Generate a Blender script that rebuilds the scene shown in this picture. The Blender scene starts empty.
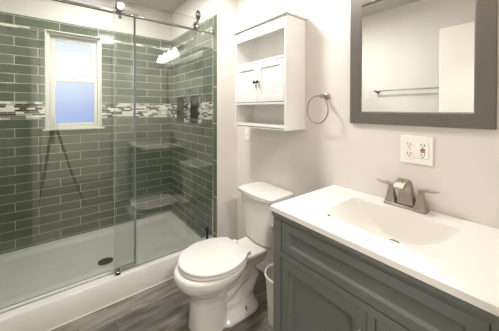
import bpy, bmesh, math, random
from mathutils import Vector, Matrix
C = bpy.context.scene
COL = C.collection
PI = math.pi

# ------------------------------------------------------------------ camera
def setup_camera():
    yaw = math.radians(52.5) - 0.0103
    pitch, roll = -0.0094, 0.0017
    fw = Vector((math.cos(yaw), math.sin(yaw), 0)); rt = Vector((math.sin(yaw), -math.cos(yaw), 0)); up = Vector((0, 0, 1))
    f2 = fw*math.cos(pitch) + up*math.sin(pitch); u2 = up*math.cos(pitch) - fw*math.sin(pitch)
    r3 = rt*math.cos(roll) + u2*math.sin(roll); u3 = u2*math.cos(roll) - rt*math.sin(roll)
    cd = bpy.data.cameras.new('camera'); co = bpy.data.objects.new('camera', cd); COL.objects.link(co)
    m = Matrix((r3, u3, -f2)).transposed().to_4x4(); m.translation = Vector((0, 0, 1.2927))
    co.matrix_world = m
    cd.sensor_width = 36; cd.lens = 248.84/499*36; cd.shift_y = -(165.5-111.82)/499
    cd.clip_start = 0.02
    C.camera = co
setup_camera()

# ------------------------------------------------------------------ view, world, lights
C.view_settings.view_transform = 'Standard'; C.view_settings.look = 'None'
C.view_settings.gamma = 1; C.view_settings.use_curve_mapping = False
C.view_settings.exposure = 0.14
C.cycles.use_denoising = True
C.cycles.max_bounces = 14; C.cycles.diffuse_bounces = 6; C.cycles.glossy_bounces = 6
C.cycles.transparent_max_bounces = 24; C.cycles.transmission_bounces = 8
C.cycles.sample_clamp_indirect = 6

w = bpy.data.worlds.new('sky'); C.world = w; w.use_nodes = True
nt = w.node_tree; nt.nodes.clear()
wo = nt.nodes.new('ShaderNodeOutputWorld'); bg = nt.nodes.new('ShaderNodeBackground')
tc = nt.nodes.new('ShaderNodeTexCoord'); sp = nt.nodes.new('ShaderNodeSeparateXYZ'); cr = nt.nodes.new('ShaderNodeValToRGB')
nt.links.new(tc.outputs['Generated'], sp.inputs[0]); nt.links.new(sp.outputs['Z'], cr.inputs[0])
e = cr.color_ramp.elements
e[0].position = 0.0; e[0].color = (0.30, 0.46, 0.90, 1)
e[1].position = 0.15; e[1].color = (0.86, 0.91, 0.99, 1)
x = cr.color_ramp.elements.new(0.08); x.color = (0.52, 0.67, 0.96, 1)
nt.links.new(cr.outputs[0], bg.inputs['Color']); bg.inputs['Strength'].default_value = 1.2
nt.links.new(bg.outputs[0], wo.inputs[0])

VANITY_SHADE = 8.0          # emission of the frosted shades over the mirror
def area(name, loc, size, power, color, rot=(0, 0, 0)):
    l = bpy.data.lights.new(name, 'AREA'); l.shape = 'DISK'; l.size = size; l.energy = power; l.color = color
    o = bpy.data.objects.new(name, l); COL.objects.link(o); o.location = loc; o.rotation_euler = rot
    return o
area('ceiling_fill', (0.62, 1.50, 2.352), 0.26, 22, (1.0, 0.985, 0.975))  # added fill lamp above the view, brightens the whole room
area('shower_fill', (0.35, 2.36, 2.425), 0.16, 16, (1.0, 0.985, 0.97))  # added lamp, unseen, lifts the tile and pan brightness
area('hall_fill', (0.30, -0.75, 2.36), 0.26, 34, (1.0, 0.985, 0.98))  # added fill from behind the camera, through the doorway

# ------------------------------------------------------------------ node helper
class Sx:
    def __init__(s, nt, so): s.nt, s.so = nt, so
    def _m(s, op, *a):
        n = s.nt.nodes.new('ShaderNodeMath'); n.operation = op
        for i, v in enumerate((s,)+a):
            if isinstance(v, Sx): s.nt.links.new(v.so, n.inputs[i])
            else: n.inputs[i].default_value = v
        return Sx(s.nt, n.outputs[0])
    def __add__(s, o): return s._m('ADD', o)
    def __sub__(s, o): return s._m('SUBTRACT', o)
    def __mul__(s, o): return s._m('MULTIPLY', o)
    def __truediv__(s, o): return s._m('DIVIDE', o)
    def floor(s): return s._m('FLOOR')
    def frac(s): return s._m('FRACT')
    def lt(s, o): return s._m('LESS_THAN', o)
    def gt(s, o): return s._m('GREATER_THAN', o)
    def mx(s, o): return s._m('MAXIMUM', o)
    def mod(s, o): return s._m('FLOORED_MODULO', o)
    def inv(s): return s*(-1.0)+1.0
def mixc(nt, f, a, b):
    n = nt.nodes.new('ShaderNodeMix'); n.data_type = 'RGBA'
    nt.links.new(f.so if isinstance(f, Sx) else f, n.inputs[0])
    for v, i in ((a, 6), (b, 7)):
        if isinstance(v, tuple): n.inputs[i].default_value = (*v, 1)
        else: nt.links.new(v, n.inputs[i])
    return n.outputs[2]
def white(nt, a, b):
    cb = nt.nodes.new('ShaderNodeCombineXYZ'); nt.links.new(a.so, cb.inputs[0]); nt.links.new(b.so, cb.inputs[1])
    n = nt.nodes.new('ShaderNodeTexWhiteNoise'); n.noise_dimensions = '2D'; nt.links.new(cb.outputs[0], n.inputs['Vector'])
    return Sx(nt, n.outputs['Value'])
def ramp(nt, f, stops, const=False):
    n = nt.nodes.new('ShaderNodeValToRGB'); nt.links.new(f.so, n.inputs[0])
    if const: n.color_ramp.interpolation = 'CONSTANT'
    el = n.color_ramp.elements
    while len(el) < len(stops): el.new(0.5)
    for i, (p, c) in enumerate(stops): el[i].position = p
    for i, (p, c) in enumerate(stops): el[i].color = (*c, 1)
    return n.outputs[0]
def newmat(name):
    m = bpy.data.materials.new(name); m.use_nodes = True
    return m, m.node_tree, m.node_tree.nodes['Principled BSDF']
def srgb(r, g, b):
    f = lambda c: (c/255)/12.92 if c <= 10 else ((c/255+0.055)/1.055)**2.4
    return (f(r), f(g), f(b))
def noise(nt, scale, detail=3, vec=None):
    n = nt.nodes.new('ShaderNodeTexNoise'); n.inputs['Scale'].default_value = scale; n.inputs['Detail'].default_value = detail
    g = nt.nodes.new('ShaderNodeNewGeometry')
    nt.links.new(vec or g.outputs['Position'], n.inputs['Vector'])
    return Sx(nt, n.outputs[0])
def bump(nt, b, h, strength, dist=0.002):
    n = nt.nodes.new('ShaderNodeBump'); n.inputs['Strength'].default_value = strength; n.inputs['Distance'].default_value = dist
    nt.links.new(h.so, n.inputs['Height']); nt.links.new(n.outputs[0], b.inputs['Normal'])
def plain(name, col, rough=0.5, metal=0.0, var=0.03, nscale=9, bmp=0.0, bscale=120, coat=0.0):
    m, nt, b = newmat(name)
    n = noise(nt, nscale)
    c = ramp(nt, n, [(0.3, tuple(x*(1-var) for x in col)), (0.7, tuple(min(1, x*(1+var)) for x in col))])
    nt.links.new(c, b.inputs['Base Color'])
    b.inputs['Roughness'].default_value = rough; b.inputs['Metallic'].default_value = metal
    b.inputs['Coat Weight'].default_value = coat; b.inputs['Coat Roughness'].default_value = 0.05
    if bmp: bump(nt, b, noise(nt, bscale), bmp)
    return m
def pos(nt):
    g = nt.nodes.new('ShaderNodeNewGeometry'); s = nt.nodes.new('ShaderNodeSeparateXYZ'); nt.links.new(g.outputs['Position'], s.inputs[0])
    return [Sx(nt, s.outputs[i]) for i in range(3)]

def mosaic_nodes(nt, h, z):
    mz = (z-1.201)/0.0171; row = mz.floor(); sh = white(nt, row, row*0.0+3.0)
    mh = h/0.052 + sh*9.0
    col = mh.floor(); r1 = white(nt, col, row)
    long_ = white(nt, (mh/2.0).floor(), row+77.0).gt(0.5)            # some strips run double length
    r2 = white(nt, (mh/2.0).floor()+500.0, row)
    rnd = r1*(long_.inv()) + r2*long_
    fx1 = mh.frac().lt(0.05)*(long_.inv()); fx2 = (mh/2.0).frac().lt(0.025)*long_
    gr = mz.frac().lt(0.13).mx(fx1.mx(fx2))
    c = ramp(nt, rnd, [(0, srgb(38, 36, 32)), (0.24, srgb(112, 116, 98)), (0.48, srgb(235, 232, 220)), (0.80, srgb(190, 188, 172))], True)
    return mixc(nt, gr, c, srgb(196, 196, 180)), gr
def tile_mat(name, axis, h0, par, trim=False):
    m, nt, b = newmat(name)
    P = pos(nt); h = P[axis]; z = P[2]
    up = z.gt(1.28); top = z.gt(2.005)
    zz = z - 0.081 - up*1.274 - top*0.66
    row = (zz/0.08).floor(); pr = (row+float(par)).mod(2.0)
    hu = (h - h0 - pr*0.15625)/0.3125
    gr = (hu.frac()).lt(0.016).mx((zz/0.08).frac().lt(0.058))
    rnd = white(nt, hu.floor()+13.0, row+up*40.0)
    base = ramp(nt, rnd, [(0, srgb(92, 99, 83)), (0.5, srgb(101, 108, 92)), (1, srgb(112, 118, 102))])
    cl = noise(nt, 22, 4)
    base = mixc(nt, cl*0.35, base, srgb(83, 91, 75))
    tile = mixc(nt, gr, base, srgb(188, 193, 172))
    mos, mg = mosaic_nodes(nt, h, z)
    zone = (z.gt(1.201)*z.lt(1.355)).mx(z.gt(1.997)*z.lt(2.015))
    c = mixc(nt, zone, tile, mos)
    gg = gr*(zone.inv()) + mg*zone
    if trim:
        tr = P[1].lt(1.922); ln = P[1].gt(1.916)*tr
        tg = ((z-0.529)/0.319).frac().lt(0.016).mx(ln)
        tc_ = mixc(nt, tg, srgb(98, 106, 84), srgb(188, 192, 170))
        c = mixc(nt, tr, c, tc_); gg = gg*(tr.inv()) + tg*tr
    nt.links.new(c, b.inputs['Base Color'])
    r = gg*0.6+0.09
    nt.links.new(r.so, b.inputs['Roughness'])
    bump(nt, b, gg.inv() + noise(nt, 18, 2)*0.5, 0.5, 0.0015)
    return m
def mosaic_mat(name):
    m, nt, b = newmat(name); P = pos(nt)
    c, g = mosaic_nodes(nt, P[1]+P[0]*1.0, P[2]); nt.links.new(c, b.inputs['Base Color'])
    r = g*0.6+0.1; nt.links.new(r.so, b.inputs['Roughness']); return m
def floor_mat():
    m, nt, b = newmat('grey_wood_planks'); P = pos(nt)
    v = (P[1]-0.583)/0.185; row = v.floor(); sh = white(nt, row, row+2.0)
    u = P[0]/1.22 + sh*3.0+0.37; col = u.floor(); rnd = white(nt, col, row)
    gr = v.frac().lt(0.016).mx(u.frac().lt(0.0022))
    cb = nt.nodes.new('ShaderNodeCombineXYZ')
    nt.links.new((P[0]*3.0+rnd*30.0).so, cb.inputs[0]); nt.links.new((P[1]*34.0).so, cb.inputs[1]); nt.links.new((rnd*9.0).so, cb.inputs[2])
    g1 = noise(nt, 1.6, 6, cb.outputs[0])
    cb2 = nt.nodes.new('ShaderNodeCombineXYZ')
    nt.links.new((P[0]*4.0+rnd*17.0).so, cb2.inputs[0]); nt.links.new((P[1]*9.0).so, cb2.inputs[1])
    g2 = noise(nt, 1.5, 3, cb2.outputs[0])
    f = g1*0.6 + g2*0.55 + rnd*0.4 - 0.29
    c = ramp(nt, f, [(0.2, srgb(70, 66, 59)), (0.42, srgb(106, 101, 93)), (0.58, srgb(136, 130, 120)), (0.85, srgb(152, 144, 130))])
    c = mixc(nt, gr, c, srgb(45, 40, 35))
    nt.links.new(c, b.inputs['Base Color']); b.inputs['Roughness'].default_value = 0.42
    bump(nt, b, gr.inv()+g1*0.3, 0.35, 0.001)
    return m
def glass_mat(name, tint, refl=1.35):
    m = bpy.data.materials.new(name); m.use_nodes = True; nt = m.node_tree; nt.nodes.clear()
    out = nt.nodes.new('ShaderNodeOutputMaterial'); mix = nt.nodes.new('ShaderNodeMixShader')
    tr = nt.nodes.new('ShaderNodeBsdfTransparent'); gl = nt.nodes.new('ShaderNodeBsdfGlossy')
    tr.inputs[0].default_value = (*tint, 1); gl.inputs['Roughness'].default_value = 0.004; gl.inputs[0].default_value = (1, 1, 1, 1)
    fr = nt.nodes.new('ShaderNodeFresnel'); fr.inputs[0].default_value = 1.5
    n = noise(nt, 3); f = Sx(nt, fr.outputs[0])*(refl) + n*0.01
    nt.links.new(f.so, mix.inputs[0]); nt.links.new(tr.outputs[0], mix.inputs[1]); nt.links.new(gl.outputs[0], mix.inputs[2])
    nt.links.new(mix.outputs[0], out.inputs[0]); return m
def emit_mat(name, col, s):
    m, nt, b = newmat(name)
    c = ramp(nt, noise(nt, 6), [(0, col), (1, col)])
    nt.links.new(c, b.inputs['Base Color']); nt.links.new(c, b.inputs['Emission Color'])
    b.inputs['Emission Strength'].default_value = s; return m

M = dict(
    edge=plain('green_glass_edge', srgb(150, 165, 152), 0.2),
    alu=plain('matt_aluminium', srgb(208, 209, 202), 0.5, 0.1),
    seal=plain('vinyl_edge_seal', srgb(158, 165, 172), 0.25),
    wall=plain('warm_white_paint', srgb(224, 219, 212), 0.6, var=0.01, bmp=0.05, bscale=300),
    ceil=plain('ceiling_paint', srgb(203, 200, 193), 0.8, var=0.01),
    tileX=tile_mat('green_subway_tile_window_wall', 0, -0.273, 0),
    tileY=tile_mat('green_subway_tile_end_wall', 1, 2.057, 0, True),
    mosaic=mosaic_mat('strip_mosaic'),
    floor=floor_mat(),
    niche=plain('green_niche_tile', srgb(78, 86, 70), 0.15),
    acrylic=plain('white_acrylic', srgb(212, 210, 202), 0.22, var=0.01),
    ceramic=plain('white_ceramic', srgb(222, 218, 211), 0.12, var=0.01, coat=0.4),
    seat=plain('white_seat_plastic', srgb(224, 220, 214), 0.2, var=0.01),
    cab=plain('white_lacquer', srgb(226, 224, 219), 0.35, var=0.01),
    trimw=plain('white_trim_paint', srgb(232, 229, 220), 0.35, var=0.01),
    vinyl=plain('window_vinyl', srgb(214, 212, 200), 0.35, var=0.01),
    slate=plain('slate_grey_paint', srgb(101, 105, 100), 0.40, var=0.03),
    dark=plain('painted_gap_shade', srgb(30, 30, 28), 0.6),  # near-black colour painted for the shade inside gaps, slots and holes
    stone=plain('white_cultured_marble', srgb(229, 226, 219), 0.34, var=0.008),
    frame=plain('taupe_grey_frame', srgb(100, 94, 87), 0.33, var=0.03),
    nickel=plain('brushed_nickel', srgb(170, 162, 150), 0.34, 1.0, var=0.06, nscale=30),
    chrome=plain('polished_chrome', srgb(215, 213, 208), 0.1, 1.0),
    steel=plain('satin_steel', srgb(170, 168, 160), 0.22, 1.0),
    knob=plain('dark_bronze', srgb(40, 34, 30), 0.5, 0.2),
    black=plain('black_rubber', srgb(28, 28, 28), 0.5),
    grey=plain('grey_plastic', srgb(120, 120, 118), 0.5),
    plate=plain('outlet_plastic', srgb(243, 240, 232), 0.3, var=0.005),
    red=plain('red_button', srgb(190, 70, 55), 0.4),
    navy=plain('navy_grip', srgb(38, 50, 66), 0.4),
    bin=plain('white_bin_plastic', srgb(226, 222, 212), 0.35),
    bag=plain('crumpled_liner', srgb(190, 184, 172), 0.45, bmp=0.8, bscale=90),
    glass=glass_mat('shower_glass', (0.950, 0.965, 0.950)),
    pane=glass_mat('window_glass', (0.97, 0.985, 1.0)),
    shade=emit_mat('lit_frosted_shade', (1.0, 0.955, 0.94), VANITY_SHADE),
    added_lampglass=emit_mat('added_lamp_glow', (1.0, 0.93, 0.84), 2.0),  # glow of the added lamps only
)
def mirror_mat():
    m, nt, b = newmat('mirror_silver')
    c = ramp(nt, noise(nt, 4), [(0, (0.93, 0.94, 0.91)), (1, (0.95, 0.955, 0.93))]); nt.links.new(c, b.inputs['Base Color'])
    b.inputs['Metallic'].default_value = 1; b.inputs['Roughness'].default_value = 0.0; return m
M['mirror'] = mirror_mat()
def screen_mat():
    m = bpy.data.materials.new('insect_screen_mesh'); m.use_nodes = True; nt = m.node_tree; nt.nodes.clear()
    out = nt.nodes.new('ShaderNodeOutputMaterial'); mix = nt.nodes.new('ShaderNodeMixShader')
    tr = nt.nodes.new('ShaderNodeBsdfTransparent'); d = nt.nodes.new('ShaderNodeBsdfDiffuse'); d.inputs[0].default_value = (0.09, 0.10, 0.12, 1)
    f = noise(nt, 2)*0.08 + 0.10
    nt.links.new(f.so, mix.inputs[0]); nt.links.new(tr.outputs[0], mix.inputs[1]); nt.links.new(d.outputs[0], mix.inputs[2])
    nt.links.new(mix.outputs[0], out.inputs[0]); return m
M['screen'] = screen_mat()

# ------------------------------------------------------------------ mesh helpers
def obj(name, bm, mat, parent=None, smooth=None, bevel=0.0, seg=2):
    bmesh.ops.recalc_face_normals(bm, faces=bm.faces)
    me = bpy.data.meshes.new(name); bm.to_mesh(me); bm.free()
    for x in (mat if isinstance(mat, (list, tuple)) else [mat]): me.materials.append(x)
    o = bpy.data.objects.new(name, me); COL.objects.link(o)
    if parent is not None: o.parent = parent
    if smooth is not None:
        for p in me.polygons: p.use_smooth = True
        if smooth < 180: me.set_sharp_from_angle(angle=math.radians(smooth))
    if bevel:
        b = o.modifiers.new('bevel', 'BEVEL'); b.width = bevel; b.segments = seg; b.limit_method = 'ANGLE'; b.angle_limit = math.radians(40)
        for p in me.polygons: p.use_smooth = True
        if smooth is None: me.set_sharp_from_angle(angle=math.radians(50))
    return o
def box(bm, x0, x1, y0, y1, z0, z1):
    vs = [bm.verts.new((x, y, z)) for x in (x0, x1) for y in (y0, y1) for z in (z0, z1)]
    for f in ((0, 1, 3, 2), (4, 6, 7, 5), (0, 4, 5, 1), (2, 3, 7, 6), (0, 2, 6, 4), (1, 5, 7, 3)):
        bm.faces.new([vs[i] for i in f])
def B(*a):
    bm = bmesh.new()
    for q in a: box(bm, *q)
    return bm
def frame_of(d):
    d = Vector(d).normalized(); a = Vector((0, 0, 1)) if abs(d.z) < 0.9 else Vector((1, 0, 0))
    x = d.cross(a).normalized(); return x, d.cross(x).normalized(), d
def tube(bm, pts, r, n=14, caps=True, closed=False):
    pts = [Vector(p) for p in pts]; rr = r if isinstance(r, (list, tuple)) else [r]*len(pts)
    rings = []; N = len(pts); prev = None
    for i, p in enumerate(pts):
        if closed: d = pts[(i+1) % N]-pts[i-1]
        else: d = pts[min(i+1, N-1)]-pts[max(i-1, 0)]
        d.normalize()
        if prev is None: x, y, _ = frame_of(d)
        else:
            x = prev - d*prev.dot(d); x.normalize(); y = d.cross(x)
        prev = x
        rings.append([bm.verts.new(p + (x*math.cos(2*PI*k/n) + y*math.sin(2*PI*k/n))*rr[i]) for k in range(n)])
    for i in range(N if closed else N-1):
        a, b = rings[i], rings[(i+1) % N]
        for k in range(n): bm.faces.new((a[k], a[(k+1) % n], b[(k+1) % n], b[k]))
    if caps and not closed: bm.faces.new(rings[0]); bm.faces.new(rings[-1])
def lathe(bm, prof, c=(0, 0, 0), axis=(0, 0, 1), n=28, cap=True):
    x, y, d = frame_of(axis); c = Vector(c); rings = []
    for r, h in prof:
        if r < 1e-6: rings.append([bm.verts.new(c+d*h)])
        else: rings.append([bm.verts.new(c+d*h+(x*math.cos(2*PI*k/n)+y*math.sin(2*PI*k/n))*r) for k in range(n)])
    for a, b in zip(rings, rings[1:]):
        for k in range(n):
            k2 = (k+1) % n
            if len(a) == 1 and len(b) == 1: continue
            if len(a) == 1: bm.faces.new((a[0], b[k], b[k2]))
            elif len(b) == 1: bm.faces.new((a[k], a[k2], b[0]))
            else: bm.faces.new((a[k], a[k2], b[k2], b[k]))
    if cap:
        for r_ in (rings[0], rings[-1]):
            if len(r_) > 2: bm.faces.new(r_)
def loft(bm, rings, cap=True):
    R = [[bm.verts.new(p) for p in r] for r in rings]; n = len(R[0])
    for a, b in zip(R, R[1:]):
        for k in range(n): bm.faces.new((a[k], a[(k+1) % n], b[(k+1) % n], b[k]))
    if cap: bm.faces.new(R[0]); bm.faces.new(R[-1])
def rrect(x0, x1, y0, y1, r, z, n=6):
    out = []
    for cx, cy, a0 in ((x1-r, y1-r, 0), (x0+r, y1-r, 90), (x0+r, y0+r, 180), (x1-r, y0+r, 270)):
        for k in range(n+1):
            a = math.radians(a0+90*k/n); out.append((cx+r*math.cos(a), cy+r*math.sin(a), z))
    return out
def thing(name, label, cat, loc=(0, 0, 0), group=None):
    o = bpy.data.objects.new(name, None); COL.objects.link(o); o.location = loc; o.empty_display_size = 0.1
    o['label'] = label; o['category'] = cat
    if group: o['group'] = group
    return o
def rel(o, root):                      # children are modelled in room coordinates; keep them there
    o.matrix_parent_inverse = Matrix.Translation(-root.location); return o
def part(name, bm, mat, root, **k): 
    o = obj(name, bm, mat, root, **k)
    if root.type == 'EMPTY': rel(o, root)
    return o
def tag(o, label, cat, group=None):
    o['label'] = label; o['category'] = cat
    if group: o['group'] = group
    return o
def struct(name, bm, mat, parent=None, **k):
    o = obj(name, bm, mat, parent, **k); o['kind'] = 'structure'; return o
def holed(bm, fix_axis, c0, c1, us, vs, holes):
    """wall slab between planes c0 and c1 of fix_axis; us, vs are grid lines; holes a set of (i, j) cells"""
    def P(c, u, v): return (c, u, v) if fix_axis == 0 else (u, c, v)
    def q(a, b, c, d): bm.faces.new([bm.verts.new(p) for p in (a, b, c, d)])
    nu, nv = len(us)-1, len(vs)-1
    solid = lambda i, j: 0 <= i < nu and 0 <= j < nv and (i, j) not in holes
    for i in range(nu):
        for j in range(nv):
            if not solid(i, j): continue
            a, b, c, d = us[i], us[i+1], vs[j], vs[j+1]
            for k in (c0, c1): q(P(k, a, c), P(k, b, c), P(k, b, d), P(k, a, d))
            if not solid(i-1, j): q(P(c0, a, c), P(c1, a, c), P(c1, a, d), P(c0, a, d))
            if not solid(i+1, j): q(P(c0, b, c), P(c1, b, c), P(c1, b, d), P(c0, b, d))
            if not solid(i, j-1): q(P(c0, a, c), P(c1, a, c), P(c1, b, c), P(c0, b, c))
            if not solid(i, j+1): q(P(c0, a, d), P(c1, a, d), P(c1, b, d), P(c0, b, d))
    bmesh.ops.remove_doubles(bm, verts=bm.verts, dist=1e-5)

# ------------------------------------------------------------------ room
XL, XV, XS, YW, YJ, YF, H = -0.43, 1.309, 1.0975, 2.9335, 1.8516, -0.08, 2.44
ZT = 2.11
struct('floor', B((XL-0.1, XV+0.1, -1.5, YW+0.1, -0.06, 0.0)), M['floor'])
struct('ceiling', B((XL-0.1, XV+0.1, -1.5, YW+0.1, H, H+0.06)), M['ceil'])
struct('wall_right', B((XV, XV+0.1, -1.5, YJ+0.02, 0, H)), M['wall'])
struct('wall_left', B((XL-0.1, XL, -1.5, YW+0.1, 0, H)), M['wall'])
# window wall: paint above the tile line, tile below, with the window opening
WX0, WX1, WZ0, WZ1 = -0.068, 0.382, 1.112, 2.022
bm = bmesh.new()
holed(bm, 1, YW, YW+0.10, [XL, WX0, WX1, XV+0.1], [0, WZ0, WZ1, ZT], {(1, 1)})
wb = struct('wall_back', bm, M['tileX'])
o = struct('wall_back_paint', B((XL, XV+0.1, YW+0.004, YW+0.10, ZT, H)), M['wall'], wb)
del o['kind']
# shower end wall (thick plumbing wall with two niches)
N1 = (2.43, 2.745); N2 = (2.135, 2.385); NZ = (1.155, 1.43)
bm = bmesh.new()
holed(bm, 0, XS, XS+0.10, [YJ, N2[0], N2[1], N1[0], N1[1], YW], [0, NZ[0], NZ[1], ZT], {(1, 1), (3, 1)})
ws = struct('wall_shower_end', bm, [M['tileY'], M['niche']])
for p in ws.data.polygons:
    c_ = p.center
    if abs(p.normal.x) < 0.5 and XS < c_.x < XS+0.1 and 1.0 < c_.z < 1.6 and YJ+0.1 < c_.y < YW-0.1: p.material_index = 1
struct('wall_shower_end_core', B((XS+0.1, XV+0.1, YJ, YW, 0, H)), M['wall'], ws)
del ws.children[0]['kind']
struct('wall_shower_end_paint', B((XS+0.004, XS+0.1, YJ, YW, ZT, H)), M['wall'], ws)
struct('wall_shower_end_face', B((XS, XV, YJ-0.004, YJ, 0, H)), M['wall'], ws)
for o in ws.children:
    if 'kind' in o: del o['kind']
for (a, b) in (N1, N2):
    obj('niche_back', B((XS+0.088, XS+0.10, a, b, *NZ)), M['mosaic'], ws)
# doorway wall and hall
bm = bmesh.new()
holed(bm, 1, YF-0.11, YF, [XL, -0.13, 0.66, XV], [0, 2.05, H], {(1, 0)})
struct('wall_front', bm, M['wall'])
struct('wall_hall', B((XL-0.1, XV+0.1, -1.56, -1.5, 0, H)), M['wall'])
bm = B((-0.19, -0.13, YF, YF+0.014, 0, 2.11), (0.66, 0.72, YF, YF+0.014, 0, 2.11), (-0.13, 0.66, YF, YF+0.014, 2.05, 2.11))
struct('trim_1', bm, M['trimw'], bevel=0.003)
struct('baseboard_right', B((XV-0.013, XV, 0.84, YJ-0.004, 0, 0.095)), M['trimw'], bevel=0.004)
struct('baseboard_shower', B((XS+0.002, XV-0.013, YJ-0.017, YJ-0.004, 0, 0.095)), M['trimw'], bevel=0.004)
struct('baseboard_left', B((XL, XL+0.013, 0.0, YJ-0.01, 0, 0.095)), M['trimw'], bevel=0.004)

# window
win = bpy.data.objects.new('window_1', None); COL.objects.link(win); win['kind'] = 'structure'; win.location = (0.157, YW, WZ0)
def fr(x0, x1, z0, z1, wl, wr, wb_, wt, y0, y1):
    return ((x0, x0+wl, y0, y1, z0, z1), (x1-wr, x1, y0, y1, z0, z1), (x0+wl, x1-wr, y0, y1, z0, z0+wb_), (x0+wl, x1-wr, y0, y1, z1-wt, z1))
part('window_frame', B(*fr(WX0, WX1, WZ0, WZ1, 0.034, 0.034, 0.012, 0.034, YW+0.028, YW+0.098)), M['vinyl'], win, bevel=0.004)
part('window_casing_bead', B(*fr(WX0+0.001, WX1-0.001, WZ0+0.001, WZ1-0.001, 0.010, 0.010, 0.004, 0.010, YW-0.004, YW+0.028)), M['vinyl'], win, bevel=0.002)
us_ = part('sash', B(*fr(-0.030, 0.342, 1.562, 1.983, 0.042, 0.044, 0.035, 0.036, YW+0.068, YW+0.09)), M['vinyl'], win, bevel=0.003)
obj('pane', B((0.010, 0.300, YW+0.078, YW+0.081, 1.595, 1.949)), M['pane'], us_).matrix_parent_inverse = us_.matrix_world.inverted()
ls_ = part('sash', B(*fr(-0.032, 0.346, 1.125, 1.591, 0.040, 0.026, 0.034, 0.034, YW+0.040, YW+0.064)), M['vinyl'], win, bevel=0.003)
obj('pane', B((0.006, 0.322, YW+0.050, YW+0.053, 1.157, 1.559)), M['pane'], ls_)
obj('sash_lock', B((0.135, 0.175, YW+0.036, YW+0.06, 1.5915, 1.603), (0.148, 0.162, YW+0.03, YW+0.05, 1.6035, 1.609)), M['vinyl'], ls_, bevel=0.002)
part('insect_screen', B((-0.03, 0.345, YW+0.0915, YW+0.093, 1.127, 1.577)), M['screen'], win)
part('window_sill', B((-0.085, 0.405, YW-0.022, YW+0.026, 1.096, 1.1115)), M['trimw'], win, bevel=0.004)

# bathroom door, swung open
door = bpy.data.objects.new('door_1', None); COL.objects.link(door); door['kind'] = 'structure'; door.location = (-0.14, YF+0.02, 0)
part('door_leaf', B((-0.175, -0.14, -0.055, 0.715, 0.012, 2.025)), M['trimw'], door, bevel=0.003)
bm = bmesh.new(); lathe(bm, [(0.03, 0), (0.03, 0.004), (0.011, 0.006), (0.011, 0.014), (0.024, 0.020), (0.026, 0.028), (0.018, 0.034), (0, 0.036)], (-0.14, 0.655, 0.95), (1, 0, 0))
part('door_handle', bm, M['nickel'], door, smooth=50)
for z in (0.25, 1.8):
    bm = bmesh.new(); tube(bm, [(-0.137, -0.058, z), (-0.137, -0.058, z+0.09)], 0.007); part('hinge', bm, M['nickel'], door, smooth=50)

# ------------------------------------------------------------------ shower pan
pan = thing('shower_pan', 'white acrylic shower pan with low curb in front of the green tile', 'shower pan', (0.34, 2.39, 0))
def pan_z(x, y):
    ds = min(x-XL, XS-x, YW-y)                       # distance to the three tiled walls
    df = y-YJ
    fl = 0.030+0.014*min(1, math.hypot(x-0.327, y-2.345)/0.7)
    def ss(a, b, t): t = max(0, min(1, (t-a)/(b-a))); return t*t*(3-2*t)
    side = 0.068 - (0.068-fl)*ss(0.045, 0.12, ds)
    front = 0.163 - (0.163-fl)*ss(0.118, 0.165, df)
    return max(side, front)
def lin(a, b, n): return [a+(b-a)*i/n for i in range(n+1)]
xs = [XL+0.001]+lin(XL+0.04, XL+0.13, 6)+lin(XL+0.2, XS-0.2, 16)+lin(XS-0.13, XS-0.04, 6)+[XS-0.001]
ys = [YJ, YJ+0.006, YJ+0.06]+lin(YJ+0.112, YJ+0.17, 8)+lin(YJ+0.22, YW-0.16, 10)+lin(YW-0.13, YW-0.04, 6)+[YW-0.001]
bm = bmesh.new(); G = []
for yy in ys: G.append([bm.verts.new((xx, yy, pan_z(xx, yy)-(0.006 if yy == YJ else 0))) for xx in xs])
for j in range(len(ys)-1):
    for i in range(len(xs)-1): bm.faces.new((G[j][i], G[j][i+1], G[j+1][i+1], G[j+1][i]))
bot = []
edge = G[0] + [r[-1] for r in G[1:]] + G[-1][::-1][1:] + [r[0] for r in G[::-1][1:-1]]
low = [bm.verts.new((v.co.x, v.co.y, 0.0)) for v in edge]
for k in range(len(edge)): k2 = (k+1) % len(edge); bm.faces.new((edge[k], low[k], low[k2], edge[k2]))
bm.faces.new(low)
part('pan_body', bm, M['acrylic'], pan, smooth=45)
part('caulk_bead', B((XL, XS, YJ-0.004, YJ+0.002, 0.0, 0.007)), M['trimw'], pan, bevel=0.003)
bm = bmesh.new(); lathe(bm, [(0, 0), (0.056, 0), (0.056, 0.004), (0.050, 0.006), (0.049, 0.003), (0, 0.003)], (0.327, 2.345, 0.0315), n=36)
dr = part('drain', bm, M['steel'], pan, smooth=40); 
bm = bmesh.new()
for rr_, nn in ((0.012, 5), (0.025, 10), (0.039, 15)):
    for k in range(nn):
        a = 2*PI*k/nn; lathe(bm, [(0, 0), (0.0052, 0), (0.0052, 0.0008), (0, 0.0008)], (0.327+rr_*math.cos(a), 2.345+rr_*math.sin(a), 0.0345), n=8)
bm2 = bmesh.new(); lathe(bm2, [(0, 0), (0.049, 0), (0.049, 0.0004), (0, 0.0004)], (0.327, 2.345, 0.0344), n=36)
obj('drain_grate', bm2, M['knob'], dr); obj('drain_hole', bm, M['dark'], dr)['kind'] = 'stuff'

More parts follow.
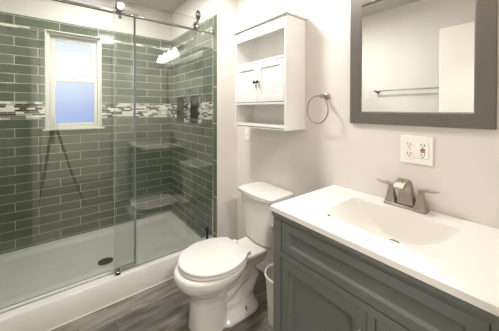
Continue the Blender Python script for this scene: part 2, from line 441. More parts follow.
# ------------------------------------------------------------------ shower glass
YR, ZR = 1.916, 1.957
rail = thing('shower_rail', 'long polished steel rail carrying the glass shower door', 'rail', (XS, YR, ZR))
bm = bmesh.new(); tube(bm, [(XL+0.001, YR, ZR), (XS-0.001, YR, ZR)], 0.010, 16); part('bar', bm, M['steel'], rail, smooth=50)
for xx, s in ((XS, -1), (XL, 1)):
    bm = bmesh.new(); lathe(bm, [(0.0195, 0), (0.0195, 0.008), (0.016, 0.011), (0.016, 0.03), (0.0105, 0.032)], (xx, YR, ZR), (s, 0, 0)); part('wall_flange', bm, M['chrome'], rail, smooth=40)
for xx in (1.02,):
    bm = bmesh.new(); lathe(bm, [(0.0102, -0.010), (0.016, -0.010), (0.016, 0.010), (0.0102, 0.010)], (xx, YR, ZR), (1, 0, 0), cap=False); part('stopper', bm, M['chrome'], rail, smooth=40)
fp = thing('fixed_shower_panel', 'large fixed pane of clear glass standing on the left of the shower curb', 'glass panel', (0.02, 1.957, 0.163))
part('glass_pane', B((XL+0.003, 0.452, 1.937, 1.945, 0.166, 1.995)), M['glass'], fp)
part('edge_seal', B((0.4525, 0.467, 1.935, 1.947, 0.166, 1.985)), M['seal'], fp)
part('bottom_channel', B((XL+0.003, 0.452, 1.918, 1.9368, 0.1635, 0.175), (XL+0.003, 0.452, 1.9452, 1.953, 0.1635, 0.175)), M['alu'], fp)
part('gasket', B((XL+0.003, 0.452, 1.9160, 1.9179, 0.1635, 0.1665)), M['grey'], fp)
for xx in (0.462, -0.30):
    bm = bmesh.new(); lathe(bm, [(0.0, -0.005), (0.018, -0.005), (0.020, 0.0), (0.020, 0.002)], (xx, YR-0.0145, ZR+0.001), (0, 1, 0)); part('rail_clamp', bm, M['chrome'], rail, smooth=40)
sd = thing('sliding_shower_door', 'clear glass sliding shower door hung on rollers at the right', 'shower door', (0.70, 1.908, 0.17))
part('glass_pane', B((0.320, 1.078, 1.888, 1.896, 0.172, 2.045)), M['glass'], sd)
part('polished_edge', B((0.3170, 0.3199, 1.888, 1.896, 0.172, 2.045)), M['edge'], sd)
for xx, dz, r_ in ((0.355, 0.034, 1.03), (0.930, 0.012, 0.65)):
    z0 = ZR+0.0105+0.026
    bm = bmesh.new(); lathe(bm, [(0, -0.012), (0.010*r_, -0.012), (0.011*r_, -0.009), (0.020*r_, -0.010), (0.027*r_, -0.007), (0.029*r_, 0.0), (0.029*r_, 0.008), (0, 0.008)], (xx, 1.880, ZR+dz), (0, 1, 0), 32)
    part('roller_cap', bm, M['nickel'], sd, smooth=25)
    bm = bmesh.new(); lathe(bm, [(0, 0.0), (0.023, 0.0), (0.026, 0.003), (0.0235, 0.0085), (0.0235, 0.0165), (0.026, 0.022), (0.023, 0.025), (0, 0.025)], (xx, 1.8965, z0), (0, 1, 0), 32)
    part('roller_wheel', bm, M['grey'], sd, smooth=35)
    bm = bmesh.new(); lathe(bm, [(0, -0.010), (0.009, -0.010), (0.011, -0.006), (0.011, 0.0)], (xx, 1.888, ZR-0.035), (0, 1, 0), 20)
    part('lower_bolt', bm, M['chrome'], sd, smooth=35)
part('hanger_strap', B((0.922, 0.942, 1.8805, 1.8875, ZR-0.01, 2.095)), M['steel'], sd, bevel=0.002)
bm = bmesh.new(); lathe(bm, [(0, -0.014), (0.022, -0.014), (0.030, -0.009), (0.032, -0.002), (0, -0.002)], (0.932, 1.8805, 2.068), (0, 1, 0), 32)
for v in bm.verts: v.co.x = 0.932+(v.co.x-0.932)*0.68; v.co.z = 2.068+(v.co.z-2.068)*1.25
part('hanger_disc', bm, M['knob'], sd, smooth=35)
bm = bmesh.new(); lathe(bm, [(0, -0.022), (0.012, -0.021), (0.014, -0.014), (0, -0.013)], (0.932, 1.8805, 2.068), (0, 1, 0), 24); part('hanger_bolt', bm, M['chrome'], sd, smooth=35)
gd = thing('door_guide', 'small metal guide block under the glass door edge on the curb', 'door guide', (0.337, 1.905, 0.163))
part('guide_block', B((0.320, 0.352, 1.870, 1.884, 0.1632, 0.186), (0.320, 0.352, 1.900, 1.914, 0.1632, 0.186), (0.320, 0.352, 1.884, 1.900, 0.1632, 0.168)), M['steel'], gd, bevel=0.003)
part('guide_insert', B((0.324, 0.348, 1.8687, 1.8697, 0.168, 0.182)), M['black'], gd)

# ------------------------------------------------------------------ toilet
YT = 1.329
def egg(xf, xb, hw, z, n=44, p=2.0, xm=None):
    xm = xm if xm is not None else xf+(xb-xf)*0.46
    out = []
    for k in range(n):
        a = 2*PI*k/n; c, s = math.cos(a), math.sin(a)
        c_ = math.copysign(abs(c)**(2/p), c); s_ = math.copysign(abs(s)**(2/p), s)
        out.append((xm + (xb-xm if c > 0 else xm-xf)*c_, YT+hw*s_, z))
    return out
toi = thing('toilet', 'white two-piece elongated toilet standing between shower and vanity', 'toilet', (0.9, YT, 0))
bm = bmesh.new()
loft(bm, [egg(0.592, 0.84, 0.104, 0.0, p=2.6), egg(0.597, 0.83, 0.100, 0.03, p=2.6), egg(0.600, 0.82, 0.095, 0.12, p=2.5), egg(0.598, 0.83, 0.096, 0.20, p=2.4),
          egg(0.580, 0.88, 0.112, 0.245, p=2.2), egg(0.540, 0.93, 0.146, 0.280), egg(0.514, 0.965, 0.172, 0.315), egg(0.502, 0.985, 0.186, 0.35), egg(0.504, 0.99, 0.188, 0.375), egg(0.512, 0.985, 0.181, 0.388)])
# rear deck under the tank
loft(bm, [rrect(0.86, 1.14, YT-0.065, YT+0.065, 0.05, 0.27), rrect(0.86, 1.17, YT-0.088, YT+0.088, 0.07, 0.335), rrect(0.86, 1.20, YT-0.112, YT+0.112, 0.10, 0.368), rrect(0.87, 1.20, YT-0.110, YT+0.110, 0.10, 0.388)])
# trapway body and exposed S bend
tube(bm, [(0.78, YT, 0.13), (0.86, YT, 0.16), (0.95, YT, 0.22), (1.02, YT, 0.24), (1.045, YT, 0.19), (1.01, YT, 0.11), (0.98, YT, 0.03)], [0.06, 0.062, 0.066, 0.068, 0.064, 0.06, 0.058], 18)
tube(bm, [(0.80, YT, 0.24), (0.90, YT, 0.25), (1.0, YT, 0.28), (1.10, YT, 0.31)], [0.08, 0.075, 0.07, 0.06], 16)
box(bm, 0.78, 1.02, YT-0.022, YT+0.022, 0.02, 0.24)
loft(bm, [rrect(0.74, 1.075, YT-0.118, YT+0.118, 0.09, 0.0), rrect(0.74, 1.075, YT-0.118, YT+0.118, 0.09, 0.018), rrect(0.75, 1.065, YT-0.100, YT+0.100, 0.085, 0.036), rrect(0.76, 1.055, YT-0.07, YT+0.07, 0.06, 0.065)])
bo = part('bowl', bm, M['ceramic'], toi)
r = bo.modifiers.new('remesh', 'REMESH'); r.mode = 'VOXEL'; r.voxel_size = 0.0065; r.use_smooth_shade = True
s = bo.modifiers.new('smooth', 'SMOOTH'); s.factor = 0.6; s.iterations = 6
for sy in (-1, 1):
    bm = bmesh.new(); lathe(bm, [(0.011, 0), (0.011, 0.004), (0.006, 0.008), (0.004, 0.026), (0, 0.027)], (0.945, YT+sy*0.092, 0.030), n=16)
    part('floor_bolt', bm, M['knob'], toi, smooth=40)
def slab(xf, xb, hw, z0, z1, rd, xm=0.745):
    bm = bmesh.new()
    def ring(ins, z):
        out = []
        n = 26; a_f = xm-xf-ins; a_b = 0.2475-ins; hh = hw-ins; xbb = xb-ins
        tb = min(1, (xbb-xm)/a_b); th = math.acos(tb)
        for k in range(n+1):
            a = th + (PI/2-th)*k/n; out.append((xm+a_b*math.cos(a), YT+hh*math.sin(a), z))
        for k in range(1, 2*n):
            a = PI/2 + PI*k/(2*n); out.append((xm+a_f*math.cos(a), YT+hh*math.sin(a), z))
        for k in range(n+1):
            a = -PI/2 + (PI/2-th)*k/n; out.append((xm+a_b*math.cos(a), YT+hh*math.sin(a), z))
        return out
    loft(bm, [ring(rd*0.6, z0), ring(0, z0+rd*0.6), ring(0, z1-rd), ring(rd*0.3, z1-rd*0.3), ring(rd, z1)])
    return bm
part('seat', slab(0.532, 0.955, 0.184, 0.3920, 0.4075, 0.004), M['seat'], toi, smooth=40)
part('lid', slab(0.531, 0.945, 0.188, 0.4125, 0.4295, 0.006), M['seat'], toi, smooth=40)
for sy in (-1, 1):
    part('hinge', B((0.950, 0.985, YT+sy*0.075-0.02, YT+sy*0.075+0.02, 0.389, 0.413)), M['seat'], toi, bevel=0.006)
def tankring(xf, xb, hw, z, bow, r=0.035):
    pts = rrect(xf, xb, YT-hw, YT+hw, r, z, 6)
    # add points on the front so it bows outwards
    out = []
    for i, p in enumerate(pts):
        out.append(p)
        q = pts[(i+1) % len(pts)]
        if abs(p[0]-q[0]) < 1e-6 and abs(p[1]-q[1]) > 0.05 and p[0] < (xf+xb)/2:
            for k in range(1, 12):
                t = k/12; out.append((p[0], p[1]+(q[1]-p[1])*t, z))
    return [(x-bow*max(0, 1-((y-YT)/hw)**2)*(1 if x < (xf+xb)/2 else 0), y, z_) for x, y, z_ in out]
bm = bmesh.new()
loft(bm, [tankring(1.115, 1.27, 0.105, 0.389, 0.012), tankring(1.098, 1.282, 0.130, 0.402, 0.014), tankring(1.094, 1.285, 0.150, 0.50, 0.018), tankring(1.088, 1.287, 0.178, 0.698, 0.022)])
part('tank', bm, M['ceramic'], toi, smooth=40)
bm = bmesh.new()
loft(bm, [tankring(1.082, 1.290, 0.182, 0.6985, 0.024), tankring(1.074, 1.295, 0.189, 0.704, 0.024), tankring(1.073, 1.296, 0.190, 0.728, 0.024), tankring(1.079, 1.292, 0.185, 0.735, 0.024), tankring(1.094, 1.284, 0.173, 0.738, 0.022)])
part('tank_lid', bm, M['ceramic'], toi, smooth=40)
bm = bmesh.new(); lathe(bm, [(0.014, 0), (0.014, 0.007), (0.008, 0.010), (0.008, 0.018), (0.012, 0.022), (0.012, 0.028), (0, 0.031)], (1.13, YT-0.166, 0.60), (0, -1, 0), 20)
tube(bm, [(1.13, YT-0.188, 0.60), (1.10, YT-0.194, 0.592), (1.07, YT-0.194, 0.58)], [0.006, 0.006, 0.008], 12)
part('flush_lever', bm, M['chrome'], toi, smooth=45)
bm = bmesh.new(); tube(bm, [(XV-0.015, 1.20, 0.16), (XV-0.05, 1.20, 0.16), (XV-0.07, 1.205, 0.20), (1.22, 1.22, 0.30), (1.21, 1.225, 0.39)], 0.005, 10)
part('supply_hose', bm, M['steel'], toi, smooth=60)

for o_ in toi.children:                      # final heights of the bowl and the tank
    bowl_part = not o_.name.startswith(('tank', 'flush', 'supply'))
    for v in o_.data.vertices:
        z = v.co.z
        v.co.z = z*0.95 if z < 0.43 else 0.4085+(z-0.43)*(0.726-0.4085)/(0.738-0.43)
        if bowl_part: v.co.x += 0.02*max(0, min(1, (0.95-v.co.x)/0.25))
# toilet brush
tb = thing('toilet_brush', 'toilet brush with dark navy grip standing behind the toilet by the curb', 'toilet brush', (0.963, 1.78, 0))
bm = bmesh.new(); lathe(bm, [(0.046, 0), (0.048, 0.008), (0.040, 0.02), (0.036, 0.10), (0.040, 0.14), (0.036, 0.14), (0.032, 0.10), (0.034, 0.03), (0, 0.03)], (0.963, 1.78, 0)); part('holder', bm, M['bin'], tb, smooth=40)
bm = bmesh.new(); tube(bm, [(0.963, 1.78, 0.05), (0.963, 1.78, 0.28)], 0.006); part('shaft', bm, M['bin'], tb, smooth=60)
bm = bmesh.new(); lathe(bm, [(0.008, 0), (0.011, 0.02), (0.011, 0.06), (0.014, 0.085), (0.012, 0.10), (0, 0.105)], (0.963, 1.78, 0.245)); part('grip', bm, M['navy'], tb, smooth=50)
bm = bmesh.new(); lathe(bm, [(0.004, 0.0), (0.026, 0.0), (0.028, 0.06), (0.012, 0.075)], (0.963, 1.78, 0.036)); part('bristles', bm, M['grey'], tb, smooth=50)

# wastebasket
wb_ = thing('wastebasket', 'small white wastebasket with liner squeezed between toilet and vanity', 'wastebasket', (1.09, 1.07, 0))
bm = bmesh.new(); lathe(bm, [(0, 0.001), (0.076, 0.001), (0.080, 0.006), (0.098, 0.295), (0.104, 0.297), (0.106, 0.304), (0.103, 0.310), (0.096, 0.310), (0.094, 0.30), (0.077, 0.010), (0, 0.010)], (1.09, 1.07, 0), n=40)
part('bin_body', bm, M['bin'], wb_, smooth=35)
bm = bmesh.new(); random.seed(4)
prof = [(0.092, 0.300), (0.086, 0.24), (0.080, 0.20), (0.05, 0.175), (0.0, 0.17)]
rings = []
for r_, h_ in prof:
    if r_ == 0: rings.append([bm.verts.new((1.09, 1.07, h_))]); continue
    rings.append([bm.verts.new((1.09+(r_+random.uniform(-1, 0.0)*0.006)*math.cos(2*PI*k/32), 1.07+(r_+random.uniform(-1, 0.0)*0.006)*math.sin(2*PI*k/32), h_+random.uniform(-1, 1)*0.005)) for k in range(32)])
for a, b in zip(rings, rings[1:]):
    for k in range(32):
        k2 = (k+1) % 32
        bm.faces.new((a[k], a[k2], b[0])) if len(b) == 1 else bm.faces.new((a[k], a[k2], b[k2], b[k]))
part('bin_liner', bm, M['bag'], wb_, smooth=60)

wb_.scale = (1, 1, 0.95)
# ------------------------------------------------------------------ vanity cabinet
XC, VY0, VY1, ZC = 0.800, 0.085, 0.838, 0.822
van = thing('vanity_cabinet', 'dark slate grey vanity cabinet with recessed panels', 'vanity', (1.06, 0.46, 0))
t = 0.018
part('body', B((XC+0.0205, XV-0.001, VY1-t, VY1, 0, ZC), (XC+0.0205, XV-0.001, VY0, VY0+t, 0, ZC), (XC+0.04, XV-0.001, VY0+t, VY1-t, 0.09, 0.108), (XV-0.012, XV-0.001, VY0+t, VY1-t, 0.108, ZC)), M['slate'], van, bevel=0.0015)
def ffr(y0, y1, z0, z1): return (XC, XC+0.02, y0, y1, z0, z1)
part('face_frame', B(ffr(0.790, VY1, 0, ZC), ffr(VY0, 0.105, 0, ZC), ffr(0.105, 0.790, 0.792, ZC), ffr(0.105, 0.790, 0.628, 0.6555), ffr(0.105, 0.790, 0.06, 0.095), ffr(0.3715, 0.398, 0.095, 0.628)), M['slate'], van)
part('gap_shade_sheet', B((XC+0.021, XC+0.023, VY0+t, VY1-t, 0.06, ZC-0.003)), M['dark'], van)  # dark sheet behind the doors, paints the shade seen in the gaps
part('crown_moulding', B((XC-0.006, XC-0.0003, VY0-0.006, VY1+0.007, 0.806, ZC), (XC-0.0003, XV-0.002, VY1+0.0003, VY1+0.007, 0.806, ZC), (XC-0.003, XC-0.0003, VY0-0.003, VY1+0.004, 0.799, 0.8058)), M['slate'], van, bevel=0.002)
def shaker(name, y0, y1, z0, z1, st, rl, parent, xf=None, dep=0.010):
    xf = xf or XC+0.0005; xb = XC+0.0185
    bm = bmesh.new()
    oy = [(y0, z0), (y1, z0), (y1, z1), (y0, z1)]
    a, b = st, rl
    i1 = [(y0+a, z0+b), (y1-a, z0+b), (y1-a, z1-b), (y0+a, z1-b)]
    k = 0.009
    i2 = [(y0+a+k, z0+b+k), (y1-a-k, z0+b+k), (y1-a-k, z1-b-k), (y0+a+k, z1-b-k)]
    e_ = 0.0025
    o1 = [(y0+e_, z0+e_), (y1-e_, z0+e_), (y1-e_, z1-e_), (y0+e_, z1-e_)]
    L = [(xb, oy), (xf+e_, oy), (xf, o1), (xf, i1), (xf+0.004, i1), (xf+dep, i2)]
    R = [[bm.verts.new((x, y, z)) for (y, z) in q] for x, q in L]
    for p, q in zip(R, R[1:]):
        for n in range(4): bm.faces.new((p[n], p[(n+1) % 4], q[(n+1) % 4], q[n]))
    bm.faces.new(R[0]); bm.faces.new(R[-1])
    return part(name, bm, M['slate'], parent)
def knob(x, y, z, parent, r=0.013, mat='nickel', ax=(-1, 0, 0)):
    bm = bmesh.new(); lathe(bm, [(0.5*r, 0), (0.38*r, 0.4*r), (0.4*r, 0.9*r), (r, 1.3*r), (r, 1.7*r), (0.6*r, 2.0*r), (0, 2.05*r)], (x, y, z), ax, 20)
    return obj('knob', bm, M[mat], parent, smooth=50)
shaker('drawer_front', 0.1072, 0.7878, 0.6585, 0.7895, 0.043, 0.034, van)
d1 = shaker('door', 0.400, 0.7878, 0.0975, 0.6260, 0.046, 0.040, van)
knob(XC+0.0005, 0.422, 0.553, d1, 0.011)
zs = [(0.470, 0.6258), (0.285, 0.467), (0.0975, 0.282)]
for z0, z1 in zs:
    dd = shaker('drawer', 0.1072, 0.3690, z0, z1, 0.030, 0.030, van)
    knob(XC+0.0095, 0.24, (z0+z1)/2, dd)

# vanity top with the trough basin
vt = thing('countertop', 'white vanity top with integral rectangular sink on the grey cabinet', 'sink', (1.06, 0.46, 0.83))
TX0, TX1, TY0, TY1, TZ = 0.7925, 1.3085, 0.066, 0.8536, 0.847
SX0, SX1, SY0, SY1 = 0.902, 1.195, 0.237, 0.663
def bz(x, y):
    cy = (SY0+SY1)/2; t_ = abs(y-cy)/((SY1-SY0)/2)
    d = 0.124*(1-min(1, t_)**2.5)
    return d
bm = bmesh.new()
NX, NY = 22, 80
def basin_pt(i, j):
    fx, fy = i/NX, j/NY
    x = SX0+(SX1-SX0)*fx; y = SY0+(SY1-SY0)*fy
    d = bz(x, y)
    # steep front and back walls with a small radius at the bottom
    lim_b = (SX1-x)*9.0; lim_f = (x-SX0)*8.0
    k = 0.016
    for L_ in (lim_b, lim_f):
        h_ = max(0, min(1, 0.5+0.5*(L_-d)/k)); d = (L_*(1-h_)+d*h_) - k*h_*(1-h_)
    return (x, y, TZ-max(0, d))
xsn = sorted(set([0, 0.25, 0.5, 0.8, 1.2]+[1.2+k for k in range(1, NX-2)]+[NX-1.6, NX-1.4, NX-1.2, NX-1.05, NX-0.9, NX-0.75, NX-0.6, NX-0.5, NX-0.4, NX-0.3, NX-0.2, NX-0.1, NX]))
GG = [[bm.verts.new(basin_pt(i, j)) for i in xsn] for j in range(NY+1)]
for j in range(NY):
    for i in range(len(xsn)-1): bm.faces.new((GG[j][i], GG[j][i+1], GG[j+1][i+1], GG[j+1][i]))
# flat deck around the basin
e_ = 0.004
inner = GG[0] + [r_[-1] for r_ in GG[1:]] + GG[-1][::-1][1:] + [r_[0] for r_ in GG[::-1][1:-1]]
def deckpt(v):
    x, y = v.co.x, v.co.y
    if abs(y-SY0) < 1e-6 and SX0 < x < SX1: return (TX0+e_+(TX1-2*e_-TX0)*(x-SX0)/(SX1-SX0), TY0+e_)
    if abs(y-SY1) < 1e-6 and SX0 < x < SX1: return (TX0+e_+(TX1-2*e_-TX0)*(x-SX0)/(SX1-SX0), TY1-e_)
    xx = TX0+e_ if abs(x-SX0) < 1e-6 else TX1-e_
    return (xx, TY0+e_+(TY1-2*e_-TY0)*(y-SY0)/(SY1-SY0))
outer = [bm.verts.new((*deckpt(v), TZ)) for v in inner]
n_ = len(inner)
o2 = []; o3 = []; o4 = []
for v in outer:
    x, y = v.co.x, v.co.y
    X = TX0 if x < TX0+e_+1e-5 else (TX1 if x > TX1-e_-1e-5 else x); Y = TY0 if y < TY0+e_+1e-5 else (TY1 if y > TY1-e_-1e-5 else y)
    o2.append(bm.verts.new((X, Y, TZ-e_))); o3.append(bm.verts.new((X, Y, ZC+0.0005)))
    ix = XC+0.03 if x < TX0+e_+1e-5 else (XV-0.03 if x > TX1-e_-1e-5 else max(XC+0.03, min(XV-0.03, x))); iy = max(VY0+0.03, min(VY1-0.03, y)); o4.append(bm.verts.new((ix, iy, ZC+0.0005)))
for k in range(n_):
    k2 = (k+1) % n_
    for A_, B_ in ((inner, outer), (outer, o2), (o2, o3), (o3, o4)):
        bm.faces.new((A_[k], A_[k2], B_[k2], B_[k]))
ct = part('counter_with_basin', bm, M['stone'], vt, smooth=28)
for p in ct.data.polygons:
    xs_ = [ct.data.vertices[i].co for i in p.vertices]
    if all(abs(v.z-TZ) < 1e-5 for v in xs_) or any(v.x < TX0+e_+1e-4 for v in xs_): p.use_smooth = False
bm = bmesh.new(); lathe(bm, [(0, 0), (0.026, 0), (0.026, 0.002), (0.021, 0.003), (0.0, 0.003)], (1.130, 0.45, TZ-0.1235), n=28); dn = part('drain', bm, M['nickel'], vt, smooth=40)
bm = bmesh.new(); lathe(bm, [(0, 0), (0.0225, 0), (0.0225, 0.005), (0, 0.005)], (1.130, 0.45, TZ-0.1204), n=28); obj('drain_gap', bm, M['dark'], dn)
bm = bmesh.new(); lathe(bm, [(0, 0), (0.019, 0), (0.019, 0.001), (0.012, 0.0025), (0, 0.003)], (1.126, 0.45, TZ-0.1153), n=28); obj('stopper', bm, M['nickel'], dn, smooth=40)
bm = bmesh.new(); lathe(bm, [(0, -0.002), (0.0065, -0.002), (0.0065, 0.0015), (0, 0.0015)], (0.952, 0.645, TZ-bz(0, 0.645)+0.0015), (0, -0.6, 0.8), n=14); part('overflow_hole', bm, M['dark'], vt)

# faucet
FX, FY = 1.262, 0.452
fa = thing('faucet', 'brushed nickel two handle faucet standing behind the white sink', 'faucet', (FX, FY, TZ))
def taper(x0, x1, y0, y1, X0, X1, Y0, Y1, z0, z1, bm=None, mid=None):
    bm = bm or bmesh.new()
    ring = lambda a, b, c, d, z: [(a, c, z), (b, c, z), (b, d, z), (a, d, z)]
    R = [ring(x0, x1, y0, y1, z0)]
    if mid: R += [ring(*m_) for m_ in mid]
    R.append(ring(X0, X1, Y0, Y1, z1)); loft(bm, R); return bm
part('base_plate', taper(FX-0.027, FX+0.027, FY-0.087, FY+0.087, FX-0.024, FX+0.024, FY-0.084, FY+0.084, TZ, TZ+0.012), M['nickel'], fa, bevel=0.002)
for sy in (-1, 1):
    cy = FY+sy*0.061
    ring = lambda w_, z: (FX-w_, FX+w_, cy-w_*1.0, cy+w_*1.0, z)
    bm = taper(FX-0.023, FX+0.023, cy-0.024, cy+0.024, FX-0.0095, FX+0.0095, cy-0.011, cy+0.011, TZ+0.0122, TZ+0.091, mid=[ring(0.0185, TZ+0.03), ring(0.0135, TZ+0.055), ring(0.0105, TZ+0.08)])
    h_ = part('handle', bm, M['nickel'], fa, bevel=0.002, smooth=60)
    bm = bmesh.new(); rings = []
    for s_, zz, ww, tt in ((-0.013, 0.103, 0.011, 0.010), (0.012, 0.106, 0.0115, 0.011), (0.035, 0.108, 0.011, 0.008), (0.050, 0.107, 0.0105, 0.006), (0.066, 0.111, 0.010, 0.005), (0.073, 0.114, 0.008, 0.0035)):
        y_ = cy+sy*s_*0.92; x_ = FX
        rings.append([(x_-ww, y_, TZ+zz-0.012-tt/2), (x_+ww, y_, TZ+zz-0.012-tt/2), (x_+ww, y_, TZ+zz-0.012+tt/2), (x_-ww, y_, TZ+zz-0.012+tt/2)])
    loft(bm, rings); obj('lever', bm, M['nickel'], h_, bevel=0.0015, smooth=60)
# waterfall spout: wide slab that rises, bows over and ends in a lip
bm = bmesh.new(); rings = []
path = [(1.276, 0.012, 0.036, 0.026), (1.277, 0.04, 0.029, 0.021), (1.276, 0.075, 0.024, 0.017), (1.270, 0.102, 0.0225, 0.014), (1.257, 0.116, 0.0225, 0.012), (1.238, 0.124, 0.0225, 0.010), (1.212, 0.121, 0.0225, 0.008), (1.190, 0.112, 0.022, 0.007), (1.180, 0.101, 0.021, 0.006)]
for i, (x_, z_, w_, th) in enumerate(path):
    a = path[max(0, i-1)]; b = path[min(len(path)-1, i+1)]
    dx, dz = b[0]-a[0], b[1]-a[1]; L_ = math.hypot(dx, dz); nx, nz = -dz/L_, dx/L_
    rings.append([(x_+nx*th, FY-w_, TZ+z_+nz*th), (x_+nx*th, FY+w_, TZ+z_+nz*th), (x_-nx*th, FY+w_, TZ+z_-nz*th), (x_-nx*th, FY-w_, TZ+z_-nz*th)])
loft(bm, rings); part('spout', bm, M['nickel'], fa, bevel=0.003, smooth=60)

# ------------------------------------------------------------------ outlets
def duplex(root, yc, zc, x, gfci=False):
    if gfci:
        f_ = part('gfci_receptacle', B((x-0.0030, x, yc-0.0215, yc+0.0215, zc-0.036, zc+0.036)), M['plate'], root, bevel=0.001)
        obj('test_button', B((x-0.0045, x-0.0031, yc-0.009, yc+0.009, zc+0.001, zc+0.007)), M['black'], f_)
        obj('reset_button', B((x-0.0045, x-0.0031, yc-0.009, yc+0.009, zc-0.008, zc-0.002)), M['red'], f_)
    else:
        f_ = None
        bm = bmesh.new()
        for s_ in (-1, 1): lathe(bm, [(0.0175, 0), (0.0175, 0.0028), (0, 0.003)], (x, yc, zc+s_*0.021), (-1, 0, 0), 24)
        f_ = part('receptacle', bm, M['plate'], root, smooth=40)
        bm = bmesh.new(); lathe(bm, [(0.003, 0), (0, 0.001)], (x, yc, zc), (-1, 0, 0), 10); part('plate_screw', bm, M['nickel'], root)
    for s_ in (-1, 1):
        zz = zc+s_*0.0215
        for sy in (-1, 1): obj('blade_slot', B((x-0.0036, x-0.0028, yc+sy*0.0065-0.0014, yc+sy*0.0065+0.0014, zz-0.001, zz+0.0085)), M['dark'], f_)
        bm = bmesh.new(); lathe(bm, [(0.003, 0), (0, 0.0001)], (x-0.0032, yc, zz-0.008), (-1, 0, 0), 10); obj('ground_slot', bm, M['dark'], f_)
ol = thing('wall_outlet', 'white double wall outlet plate with red reset button above the faucet', 'outlet', (XV, 0.4255, 1.1085))
part('cover_plate', B((XV-0.006, XV-0.0002, 0.360, 0.491, 1.044, 1.173)), M['plate'], ol, bevel=0.002)
duplex(ol, 0.4515, 1.1085, XV-0.006); duplex(ol, 0.398, 1.1085, XV-0.006, True)
ol2 = thing('light_switch', 'small white switch plate on the wall under the white cabinet', 'switch', (XV, 1.695, 1.10))
part('cover_plate', B((XV-0.006, XV-0.0002, 1.660, 1.730, 1.025, 1.14)), M['plate'], ol2, bevel=0.002)
part('toggle', B((XV-0.016, XV-0.006, 1.690, 1.700, 1.074, 1.094)), M['plate'], ol2, bevel=0.001)

# ------------------------------------------------------------------ mirror
mi = thing('mirror', 'rectangular wall mirror in a wide taupe grey frame above the sink', 'mirror', (XV, 0.4525, 1.57))
MY0, MY1, MZ0, MZ1, FWD = 0.1615, 0.7436, 1.219, 1.905, 0.064
bm = bmesh.new()
q = lambda y0, y1, z0, z1, x: [(x, y0, z0), (x, y1, z0), (x, y1, z1), (x, y0, z1)]
loft(bm, [q(MY0, MY1, MZ0, MZ1, XV-0.0003), q(MY0, MY1, MZ0, MZ1, XV-0.018), q(MY0+0.003, MY1-0.003, MZ0+0.003, MZ1-0.003, XV-0.021),
          q(MY0+FWD-0.006, MY1-FWD+0.006, MZ0+FWD-0.006, MZ1-FWD+0.006, XV-0.019), q(MY0+FWD, MY1-FWD, MZ0+FWD, MZ1-FWD, XV-0.014), q(MY0+FWD, MY1-FWD, MZ0+FWD, MZ1-FWD, XV-0.0003)], cap=False)
part('frame', bm, M['frame'], mi)
part('mirror_glass', B((XV-0.0125, XV-0.0005, MY0+FWD-0.004, MY1-FWD+0.004, MZ0+FWD-0.004, MZ1-FWD+0.004)), M['mirror'], mi)

# vanity light
vl = thing('vanity_light', 'four-shade brushed nickel vanity light over the mirror, seen reflected in the shower glass', 'wall light', (XV, 0.4525, 2.10))
part('back_plate', B((XV-0.025, XV-0.0005, 0.12, 0.785, 2.065, 2.135)), M['nickel'], vl, bevel=0.006)
for k in range(4):
    yc = 0.19+k*0.175
    bm = bmesh.new(); tube(bm, [(XV-0.024, yc, 2.10), (XV-0.06, yc, 2.105), (XV-0.10, yc, 2.10), (XV-0.105, yc, 2.065)], 0.007, 12); part('arm', bm, M['nickel'], vl, smooth=60)
    bm = bmesh.new(); lathe(bm, [(0.020, 0.0), (0.023, -0.006), (0.034, -0.03), (0.054, -0.07), (0.064, -0.105), (0.061, -0.105), (0.051, -0.068), (0.03, -0.03), (0.0, -0.012)], (XV-0.105, yc, 2.07), n=24); part('shade', bm, M['shade'], vl, smooth=60)
cl = thing('added_ceiling_light', 'added round flush ceiling light, out of view, filling the room', 'ceiling light', (0.62, 1.50, H))  # unseen fixture added to go with the room fill
bm = bmesh.new(); lathe(bm, [(0.15, 0), (0.15, -0.02), (0.14, -0.025), (0.0, -0.025)], (0.62, 1.50, H), n=36); part('canopy', bm, M['chrome'], cl, smooth=40)
bm = bmesh.new(); lathe(bm, [(0.13, -0.0255), (0.125, -0.045), (0.10, -0.065), (0.05, -0.078), (0.0, -0.081)], (0.62, 1.50, H), n=36); part('lamp_bowl', bm, M['added_lampglass'], cl, smooth=60)
hl = thing('added_hall_light', 'added round flush light in the unseen hall, fill through the doorway', 'ceiling light', (0.30, -0.75, H))  # fixture added for the hall fill, never in view
bm = bmesh.new(); lathe(bm, [(0.14, 0), (0.135, -0.04), (0.08, -0.065), (0.0, -0.075)], (0.30, -0.75, H), n=36); part('lamp_bowl', bm, M['added_lampglass'], hl, smooth=60)
dl = thing('added_shower_downlight', 'added recessed downlight, out of view, brightening the shower', 'downlight', (0.35, 2.36, H))  # fixture added for the shower fill, never in view
bm = bmesh.new(); lathe(bm, [(0.082, 0), (0.105, 0), (0.103, -0.008), (0.082, -0.008)], (0.35, 2.36, H-0.0002), n=36); part('trim_ring', bm, M['trimw'], dl, smooth=40)
bm = bmesh.new(); lathe(bm, [(0.081, -0.001), (0.0, -0.001)], (0.35, 2.36, H-0.0002), n=36); part('lens', bm, M['added_lampglass'], dl)
cv = thing('ceiling_vent', 'square white ceiling fan grille with dark slots', 'vent', (0.275, 1.195, H))
part('grille_frame', B(*[(0.15, 0.40, 1.08, 1.10, H-0.012, H-0.0002), (0.15, 0.40, 1.31, 1.33, H-0.012, H-0.0002), (0.15, 0.17, 1.10, 1.31, H-0.012, H-0.0002), (0.38, 0.40, 1.10, 1.31, H-0.012, H-0.0002)]), M['grey'], cv, bevel=0.002)
part('slats', B(*[(0.17, 0.38, 1.106+k*0.021, 1.116+k*0.021, H-0.010, H-0.002) for k in range(10)]), M['trimw'], cv)
part('backing', B((0.17, 0.38, 1.10, 1.31, H-0.0015, H-0.0003)), M['dark'], cv)

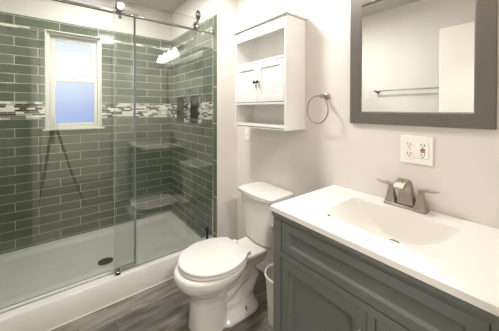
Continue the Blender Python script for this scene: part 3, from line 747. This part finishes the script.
# ------------------------------------------------------------------ towel ring, towel bar
tr = thing('towel_ring', 'brushed nickel towel ring mounted on the wall left of the mirror', 'towel ring', (XV, 0.885, 1.388))
bm = bmesh.new(); lathe(bm, [(0.024, 0), (0.024, 0.006), (0.021, 0.010), (0.012, 0.014), (0.010, 0.040), (0.013, 0.046), (0.013, 0.058), (0, 0.062)], (XV-0.0003, 0.905, 1.374), (-1, 0, 0), 28)
part('mount', bm, M['nickel'], tr, smooth=45)
bm = bmesh.new(); RR = 0.083; cc = Vector((XV-0.050, 0.938, 1.293))
tube(bm, [cc+Vector((0.010*math.cos(a), RR*math.cos(a), RR*math.sin(a))) for a in [2*PI*k/56 for k in range(56)]], 0.0042, 10, closed=True)
part('ring', bm, M['nickel'], tr, smooth=180)
bm = bmesh.new(); tube(bm, [(XV-0.052, 0.903, 1.374), (XV-0.052, 0.908, 1.364)], 0.0085, 12); part('clasp', bm, M['nickel'], tr, smooth=50)
tbar = thing('towel_bar', 'nickel towel bar on the far wall, seen in the mirror', 'towel bar', (XL, 1.1, 1.511))
for y_ in (1.385, 0.745):
    bm = bmesh.new(); lathe(bm, [(0.026, 0), (0.026, 0.006), (0.012, 0.012), (0.010, 0.05), (0.015, 0.056), (0.015, 0.074), (0, 0.078)], (XL+0.0003, y_, 1.511), (1, 0, 0), 24); part('post', bm, M['nickel'], tbar, smooth=45)
bm = bmesh.new(); tube(bm, [(XL+0.065, 0.735, 1.511), (XL+0.065, 1.40, 1.511)], 0.008, 14); part('bar', bm, M['nickel'], tbar, smooth=60)

# ------------------------------------------------------------------ wall cabinet over the toilet
wc = thing('wall_cabinet', 'white wall cabinet with two small doors and open shelves above the toilet', 'cabinet', (XV, 1.35, 1.165))
CX, CY0, CY1 = 1.126, 1.072, 1.622
xb = XV-0.0005; s_ = 0.016
part('side_panel', B((CX, xb, CY0, CY0+s_, 1.166, 1.882)), M['cab'], wc, bevel=0.0012)
part('side_panel', B((CX, xb, CY1-s_, CY1, 1.166, 1.882)), M['cab'], wc, bevel=0.0012)
part('back_panel', B((XV-0.007, xb, CY0+s_, CY1-s_, 1.166, 1.882)), M['cab'], wc)
part('top_board', B((CX-0.018, xb, CY0-0.016, CY1+0.016, 1.8825, 1.897)), M['cab'], wc, bevel=0.004)
part('fascia', B((CX-0.002, CX+0.014, CY0+s_, CY1-s_, 1.805, 1.882)), M['cab'], wc, bevel=0.001)
for z_ in (1.622, 1.328): part('shelf', B((CX+0.001, XV-0.0075, CY0+s_, CY1-s_, z_, z_+0.014)), M['cab'], wc, bevel=0.001)
part('bottom_board', B((CX+0.001, XV-0.0075, CY0+s_, CY1-s_, 1.172, 1.188)), M['cab'], wc, bevel=0.001)
part('bottom_trim', B((CX-0.006, xb, CY0-0.006, CY1+0.006, 1.160, 1.1655)), M['cab'], wc, bevel=0.002)
def cabdoor(y0, y1, z0, z1):
    bm = bmesh.new(); xf = CX-0.001; xbk = CX+0.014; a = 0.036
    R = [q(y0, y1, z0, z1, xbk), q(y0, y1, z0, z1, xf+0.0015), q(y0+0.0015, y1-0.0015, z0+0.0015, z1-0.0015, xf), q(y0+a, y1-a, z0+a, z1-a, xf), q(y0+a+0.006, y1-a-0.006, z0+a+0.006, z1-a-0.006, xf+0.007)]
    loft(bm, R); return part('door', bm, M['cab'], wc)
ym = (CY0+CY1)/2
for a_, b_, ky in ((CY0+s_+0.0015, ym-0.0012, ym-0.018), (ym+0.0012, CY1-s_-0.0015, ym+0.018)):
    dd = cabdoor(a_, b_, 1.3455, 1.6175); knob(CX-0.001, ky, 1.485, dd, 0.011, 'knob')
part('door_gap_shade', B((CX+0.0155, CX+0.017, CY0+s_, CY1-s_, 1.3425, 1.6215)), M['dark'], wc)  # dark sheet stands in for shade in the cabinet door gaps

# ------------------------------------------------------------------ photographer's tripod (seen reflected in the glass)
tp = thing('camera_tripod', 'black camera tripod in the doorway, faintly reflected in the shower glass', 'tripod', (-0.01, -0.03, 0))
apex = Vector((-0.012, -0.03, 1.06))
bm = bmesh.new(); tube(bm, [(-0.012, -0.03, 0.86), (-0.012, -0.03, 1.19)], 0.013, 12); part('centre_column', bm, M['black'], tp, smooth=60)
bm = bmesh.new(); lathe(bm, [(0, -0.03), (0.03, -0.028), (0.042, 0.0), (0.03, 0.02), (0.014, 0.024)], apex, n=20); part('spider', bm, M['black'], tp, smooth=50)
for k in range(3):
    a = math.radians(0+120*k); d = Vector((math.cos(a), math.sin(a), 0))
    bm = bmesh.new(); tube(bm, [apex+d*0.03, apex+d*0.03+(d*0.27+Vector((0, 0, -1.047)))*0.5, Vector((apex.x, apex.y, 0.008))+d*0.335], [0.016, 0.013, 0.009], 12)
    part('leg', bm, M['black'], tp, smooth=60)
